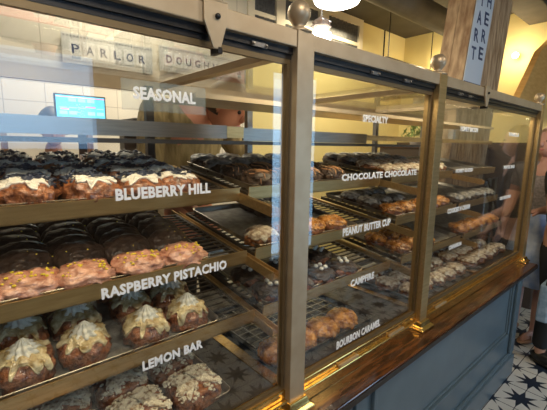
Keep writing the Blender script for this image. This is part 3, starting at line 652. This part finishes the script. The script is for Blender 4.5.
letter_sign('DOUGHNUTS', 1.30, .088, 2.24, 'pale letter-tile banner starting DOU, right of the PARLOR banner', 0)
t = thing('sideboard', 'tall dark brown cabinet standing behind the right half of the display case', 'cabinet', (3.30, 1.0, 0))
obj('cabinet', B(((0, 0, 0), (1.76, .45, 1.54))), BRWN, t); obj('cabinet_top', B(((-.02, -.02, 1.54), (1.77, .47, 1.565))), WOOD, t, bevel=.003)
for k in range(3): obj('door', B(((.02+k*.58, -.012, .1), (.56+k*.58, 0, 1.5))), BRWN, t, bevel=.003)
# potted plant behind the second bay
t = thing('potted_plant', 'small green leafy plant on the dark cabinet, seen left of second post', 'plant', (3.52, 1.18, .165))
bm = bmesh.new(); lathe(bm, [(.05, 1.40), (.07, 1.47), (.075, 1.48), (.06, 1.475)], seg=20); obj('pot', bm, PAPER, t, smooth=True)
bm = bmesh.new(); rnd = random.Random(3)
for k in range(70):
    a = rnd.uniform(0, 6.28); e = rnd.uniform(.0, 1.3); rr = rnd.uniform(.04, .15)
    c = Vector((math.cos(a)*math.cos(e)*rr, math.sin(a)*math.cos(e)*rr, 1.49+math.sin(e)*rr*.9)); q = Vector((rnd.uniform(-1, 1), rnd.uniform(-1, 1), rnd.uniform(-.2, 1))).normalized()*.035; s = q.cross(Vector((.2, .3, 1))).normalized()*.012
    n_ = q.cross(s).normalized()*.003
    vs = [bm.verts.new(c+w_) for w_ in (-q, s+n_, q, -s+n_)]; bm.faces.new(vs)
obj('foliage', bm, mat('leaf_green', (.10, .20, .03), .45, 0, (.30, .42, .10), 12), t)
# ------------------------------------------------------------ people
def skin(name, chains, m, parent, sub=2, root=0):
    me = bpy.data.meshes.new(name); V = []; E = []; Rr = []; idx = {}
    for ch in chains:
        prev = None
        for p, r in ch:
            k = tuple(round(c, 4) for c in p)
            if k not in idx: idx[k] = len(V); V.append(p); Rr.append(r)
            i = idx[k]
            if prev is not None and prev != i: E.append((prev, i))
            prev = i
    me.from_pydata(V, E, []); o = bpy.data.objects.new(name, me); C.objects.link(o)
    sk = o.modifiers.new('skin', 'SKIN'); sk.use_smooth_shade = True
    for i, r in enumerate(Rr):
        rr = r if isinstance(r, tuple) else (r, r); me.skin_vertices[0].data[i].radius = rr; me.skin_vertices[0].data[i].use_root = (i == root)
    s = o.modifiers.new('sub', 'SUBSURF'); s.levels = sub; s.render_levels = sub
    me.materials.append(m)
    if parent: o.parent = parent
    return o
SKIN = mat('skin', (.56, .30, .20), .5, 0, (.60, .34, .24), 8)
SKINP = mat('flushed_skin', (.62, .34, .26), .5)
def head(t, c, face, hairm, style, skinm, r=.1):
    """face: unit vector the face looks along"""
    c = Vector(c); f = Vector(face).normalized(); u = Vector((0, 0, 1)); u = (u-f*u.dot(f)).normalized(); s = f.cross(u)
    Mx = Matrix((s, f, u)).transposed()
    bm = bmesh.new(); bmesh.ops.create_icosphere(bm, subdivisions=3, radius=1)
    for v in bm.verts:
        x, y, z = v.co; k = 1-.22*max(0, -z)   # narrower chin
        v.co = c+Mx @ Vector((x*.075*k, y*.092+(.012 if z < -.4 and y > 0 else 0), z*.115))
    tmp = []
    def add(p, rr, sc): 
        t_ = bmesh.ops.create_icosphere(bm, subdivisions=2, radius=rr)
        for v in t_['verts']: v.co = c+Mx @ (Vector(p)+Vector((v.co.x*sc[0], v.co.y*sc[1], v.co.z*sc[2])))
    add((0, .095, -.015), .014, (.8, 1.1, 1.5)); add((-.076, 0, -.01), .02, (.4, .8, 1.4)); add((.076, 0, -.01), .02, (.4, .8, 1.4))
    h = obj('head', bm, skinm, t, smooth=True)
    for x in (-.03, .03):
        bm = bmesh.new(); ball(bm, c+Mx @ Vector((x, .083, .01)), .009, 2); obj('eye', bm, BLK, h, smooth=True)
    bm = bmesh.new(); ball(bm, c+Mx @ Vector((0, .088, -.055)), .02, 2, sc=(1, .4, .35)); obj('mouth', bm, mat('lip', (.45, .14, .12), .4), h, smooth=True)
    bm = bmesh.new(); bmesh.ops.create_icosphere(bm, subdivisions=3, radius=1)
    for v in bm.verts:
        x, y, z = v.co; n = 1+.06*noise.noise(v.co*4)
        if y > .2 and z < .35: y = .2; 
        zz = max(z, -.35 if style == 'short' else -1.6)*(.128 if z > 0 or style == 'short' else .24)
        v.co = c+Mx @ Vector((x*.086*n, y*.1*n-.012, zz))
    obj('hair', bm, hairm, t, smooth=True)
    return h
def hand(chains_out, wrist, d, side, curl=.5):
    w = Vector(wrist); d = Vector(d).normalized(); s = Vector(side); s = (s-d*s.dot(d)).normalized(); n = d.cross(s)
    palm = w+d*.05; ch = [[(tuple(w), (.026, .02)), (tuple(palm), (.034, .016)), (tuple(w+d*.085), (.036, .013))]]
    for i, (o_, ln) in enumerate(((-.03, .06), (-.01, .075), (.01, .07), (.029, .055))):
        a = w+d*.085+s*o_; b = a+(d*math.cos(curl*.5)+n*math.sin(curl*.5))*ln*.5; c = b+(d*math.cos(curl*1.4)+n*math.sin(curl*1.4))*ln*.5
        ch.append([(tuple(w+d*.085), (.036, .013)), (tuple(a+d*.004), .0095), (tuple(b), .0085), (tuple(c), .007)])
    a = w+d*.03-s*.03; ch.append([(tuple(palm), (.034, .016)), (tuple(a), .012), (tuple(a+d*.03-s*.02), .010), (tuple(a+d*.055-s*.02+n*.01), .008)])
    return ch
def person(name, label, base, yaw, P, cloth, skinm, hair, hairstyle='short', legs='trousers', legm=None, shoe=None, lower=None):
    """P: dict of joints in the body's own frame (x right, y forward, z up)"""
    t = thing('person', label, 'person', base, (0, 0, yaw))
    pel, chest, neck, hd = P['pelvis'], P['chest'], P['neck'], P['head']; mid = tuple((Vector(pel)+Vector(chest))/2)
    ch = [[(pel, (.13, .10)), (mid, (.115, .09)), (chest, (.14, .10)), (neck, .05), (tuple(Vector(neck)+(Vector(hd)-Vector(neck))*.45), .048)]]
    for sd in ('L', 'R'):
        sh_, el, wr = P['sh'+sd], P['el'+sd], P['wr'+sd]
        ch.append([(chest, (.14, .10)), (sh_, .058), (tuple((Vector(sh_)+Vector(el))/2), .048), (el, .040), (tuple((Vector(el)+Vector(wr))/2), .036), (wr, .026)])
        dd = (Vector(wr)-Vector(el)).normalized()
        ch += hand(None, wr, dd, (0, 1, 0) if abs(dd.y) < .8 else (1, 0, 0))
        hp, kn, an = P['hp'+sd], P['kn'+sd], P['an'+sd]
        ch.append([(pel, (.13, .10)), (hp, .085), (tuple((Vector(hp)+Vector(kn))/2), .072), (kn, .055), (tuple((Vector(kn)*.65+Vector(an)*.35)), .056), (an, .036), (tuple(Vector(an)+Vector((0, .03, -.045))), (.04, .03)), (tuple(Vector(an)+Vector((0, .13, -.055))), (.042, .022)), (tuple(Vector(an)+Vector((0, .18, -.058))), (.035, .016))])
    skin('body', ch, skinm, t)
    sc = [[(pel, (.155, .125)), (mid, (.145, .118)), (chest, (.165, .122)), (tuple(Vector(neck)+(Vector(chest)-Vector(neck))*.25), .075)]]
    for sd in ('L', 'R'):
        sh_, el, wr = P['sh'+sd], P['el'+sd], P['wr'+sd]; e2 = el if P.get('long') else tuple((Vector(sh_)*.4+Vector(el)*.6))
        c = [(chest, (.165, .122)), (sh_, .074), (tuple((Vector(sh_)+Vector(e2))/2), .066), (e2, .058)]
        if P.get('long'): c.append((tuple(Vector(el)*.1+Vector(wr)*.9), .042))
        sc.append(c)
    skin('shirt', sc, cloth, t)
    if legs == 'trousers':
        c = [[(pel, (.15, .12)), (tuple(Vector(pel)+Vector((0, 0, .02))), (.15, .12))]]
        for sd in ('L', 'R'): hp, kn, an = P['hp'+sd], P['kn'+sd], P['an'+sd]; c.append([(pel, (.15, .12)), (hp, .10), (tuple((Vector(hp)+Vector(kn))/2), .088), (kn, .072), (tuple(Vector(kn)*.5+Vector(an)*.5), .066), (tuple(Vector(an)+Vector((0, 0, .02))), .056)])
        skin('trousers', c, legm, t)
    else:
        bm = bmesh.new(); lathe(bm, [(.13, pel[2]+.10), (.155, pel[2]), (.175, pel[2]-.10), (.20, pel[2]-.25), (.225, .48), (.215, .475), (.19, pel[2]-.25), (.12, pel[2]+.09)], (pel[0], pel[1], 0), 48, .05, 11, 3)
        obj('skirt', bm, legm, t, smooth=True)
    for sd in ('L', 'R'):
        an = P['an'+sd]; bm = bmesh.new(); ball(bm, (an[0], an[1]+.07, an[2]-.078 if an[2] > .09 else .018), 1, 3, sc=(.048, .135, .02)); s_ = obj('shoe', bm, shoe or BLK, t, smooth=True)
        if shoe is None:
            bm = bmesh.new(); ball(bm, (an[0], an[1]+.06, .05), 1, 3, sc=(.047, .12, .045)); obj('upper', bm, BLK, s_, smooth=True)
        else:
            bm = bmesh.new(); tube(bm, [(an[0]-.045, an[1]+.10, .02), (an[0]-.03, an[1]+.09, .055), (an[0]+.03, an[1]+.09, .055), (an[0]+.045, an[1]+.10, .02)], .008, 6); obj('strap', bm, shoe, s_)
    head(t, hd, P.get('face', (0, 1, 0)), hair, hairstyle, skinm)
    return t
STD = dict(pelvis=(0, 0, .95), chest=(0, 0, 1.30), neck=(0, 0, 1.45), head=(0, .02, 1.60), shL=(-.18, 0, 1.39), elL=(-.24, .0, 1.12), wrL=(-.22, .12, .90), shR=(.18, 0, 1.39), elR=(.24, 0, 1.12), wrR=(.22, .12, .90),
           hpL=(-.09, 0, .90), knL=(-.10, .03, .50), anL=(-.10, 0, .08), hpR=(.09, 0, .90), knR=(.10, .03, .50), anR=(.10, 0, .08))
HAIRD = mat('dark_hair', (.03, .018, .012), .5, 0, (.06, .035, .02), 60, stretch=(6, 6, .6)); HAIRB = mat('light_brown_hair', (.25, .14, .07), .5, 0, (.35, .22, .12), 60, stretch=(6, 6, .6))
# member of staff in black behind the left end
P = dict(STD); P.update(head=(0, .05, 1.64), neck=(0, 0, 1.49), face=(.2, 1, -.35))
tp = person('p', 'person in black T-shirt with small white print standing behind the left end', (.45, 1.98, 0), PI, P, mat('black_cotton', (.025, .028, .035), .7, 0, (.045, .05, .06), 10), SKIN, HAIRD, legm=BLK)
text('shirt_print', 'II', .035, PAPER, tp, (-.12, .135, 1.34), rot=(PI/2, 0, PI), width=.03, bold=.02)
# member of staff in olive, bending over the trays
P = dict(STD); P.update(pelvis=(0, -.08, 1.0), chest=(.04, .0, 1.47), neck=(0, .10, 1.56), head=(-.06, .22, 1.58), shL=(-.16, .02, 1.50), elL=(-.27, .12, 1.28), wrL=(-.16, .25, 1.15), shR=(.21, .02, 1.56), elR=(.27, .12, 1.30), wrR=(.16, .25, 1.15), long=1, face=(-.5, 1, -.6))
OLV = mat('olive_gold_cloth', (.20, .15, .06), .8, 0, (.42, .33, .16), 5, stretch=(9, 9, 1), bump=.6, bscale=6)
person('p', 'person in olive-gold long-sleeved top leaning forward behind the first bay', (.97, 1.12, 0), PI, P, OLV, mat('warm_skin', (.70, .30, .18), .5), HAIRD, legm=BLK).scale = (1.1, 1.1, 1.1)
# customers beyond the right end
P = dict(STD)
P.update(elL=(-.22, .10, 1.14), wrL=(-.12, .25, 1.1), anL=(-.08, .02, .09), anR=(.12, -.05, .09), knR=(.11, 0, .5))
tw = person('p', 'person in grey lace top and pale blue skirt standing beyond the right end', (3.47, .05, 0), R(75), P, mat('grey_lace', (.22, .19, .19), .8, 0, (.38, .33, .32), 70), SKINP, HAIRB, 'long', 'skirt',
            mat('pale_blue_print', (.30, .42, .72), .7, 0, (.62, .70, .90), 14), shoe=mat('tan_sandal', (.35, .2, .12), .5))
P = dict(STD)
P.update(elR=(.25, .05, 1.12), wrR=(.2, .22, 1.0))
person('p', 'person in black top and black trousers at the right edge of view', (3.17, -.17, 0), R(160), P, mat('black_knit', (.02, .018, .018), .8), SKIN, HAIRD, 'long', legm=mat('black_denim', (.018, .018, .022), .8))
t = thing('denim_bag', 'pale denim shoulder bag carried by the person in black at right edge', 'bag', (2.96, -.20, .40))
bm = bmesh.new(); prism(bm, [(-.13, 0, 0), (.13, 0, 0), (.11, 0, .26), (-.11, 0, .26)], (0, .07, 0)); obj('pouch', bm, mat('pale_denim', (.22, .32, .42), .8, 0, (.34, .45, .56), 30), t, bevel=.015)
bm = bmesh.new(); tube(bm, [(-.1, .035, .25), (-.07, .0, .6), (-.02, -.12, .95), (.03, -.1, .9), (.07, .0, .6), (.1, .035, .25)], .008, 6); obj('strap', bm, BLK, t)
for k in (0,):
    t = thing('produce_basket', 'low basket with orange and cream goods on the floor beyond the right end', 'basket', (4.3, .35, 0))
    obj('crate', B(((-.25, -.2, 0), (.25, .2, .42))), BRWN, t, bevel=.01)
    bm = bmesh.new()
    for i in range(4):
        for j in range(3): ball(bm, (-.18+i*.12, -.13+j*.13, .44), .055, 2, .1, i+j)
    obj('goods', bm, mat('orange_cream_goods', (.7, .45, .15), .5, 0, (.85, .8, .6), 10, contrast=(.45, .55)), t, smooth=True)
# standing banner on the customers' side, seen mirrored in the glass
t = thing('standing_banner', 'pale standing banner with blue letters on the customer side, right of view', 'banner', (4.05, -.62, 0))
obj('panel', B(((-.14, 0, .45), (.14, .01, 1.25))), mat('banner_pale_blue', (.45, .58, .72), .6), t); obj('pole', B(((-.01, .01, 0), (.01, .03, 1.25)), ((-.12, -.1, 0), (.12, .12, .015))), BLK, t)
for i, ch in enumerate('ART'):
    text('letter', ch, .15, NAVY, t, (.08, .0105, 1.05-i*.22), rot=(PI/2, 0, PI), width=.15, bold=.02)
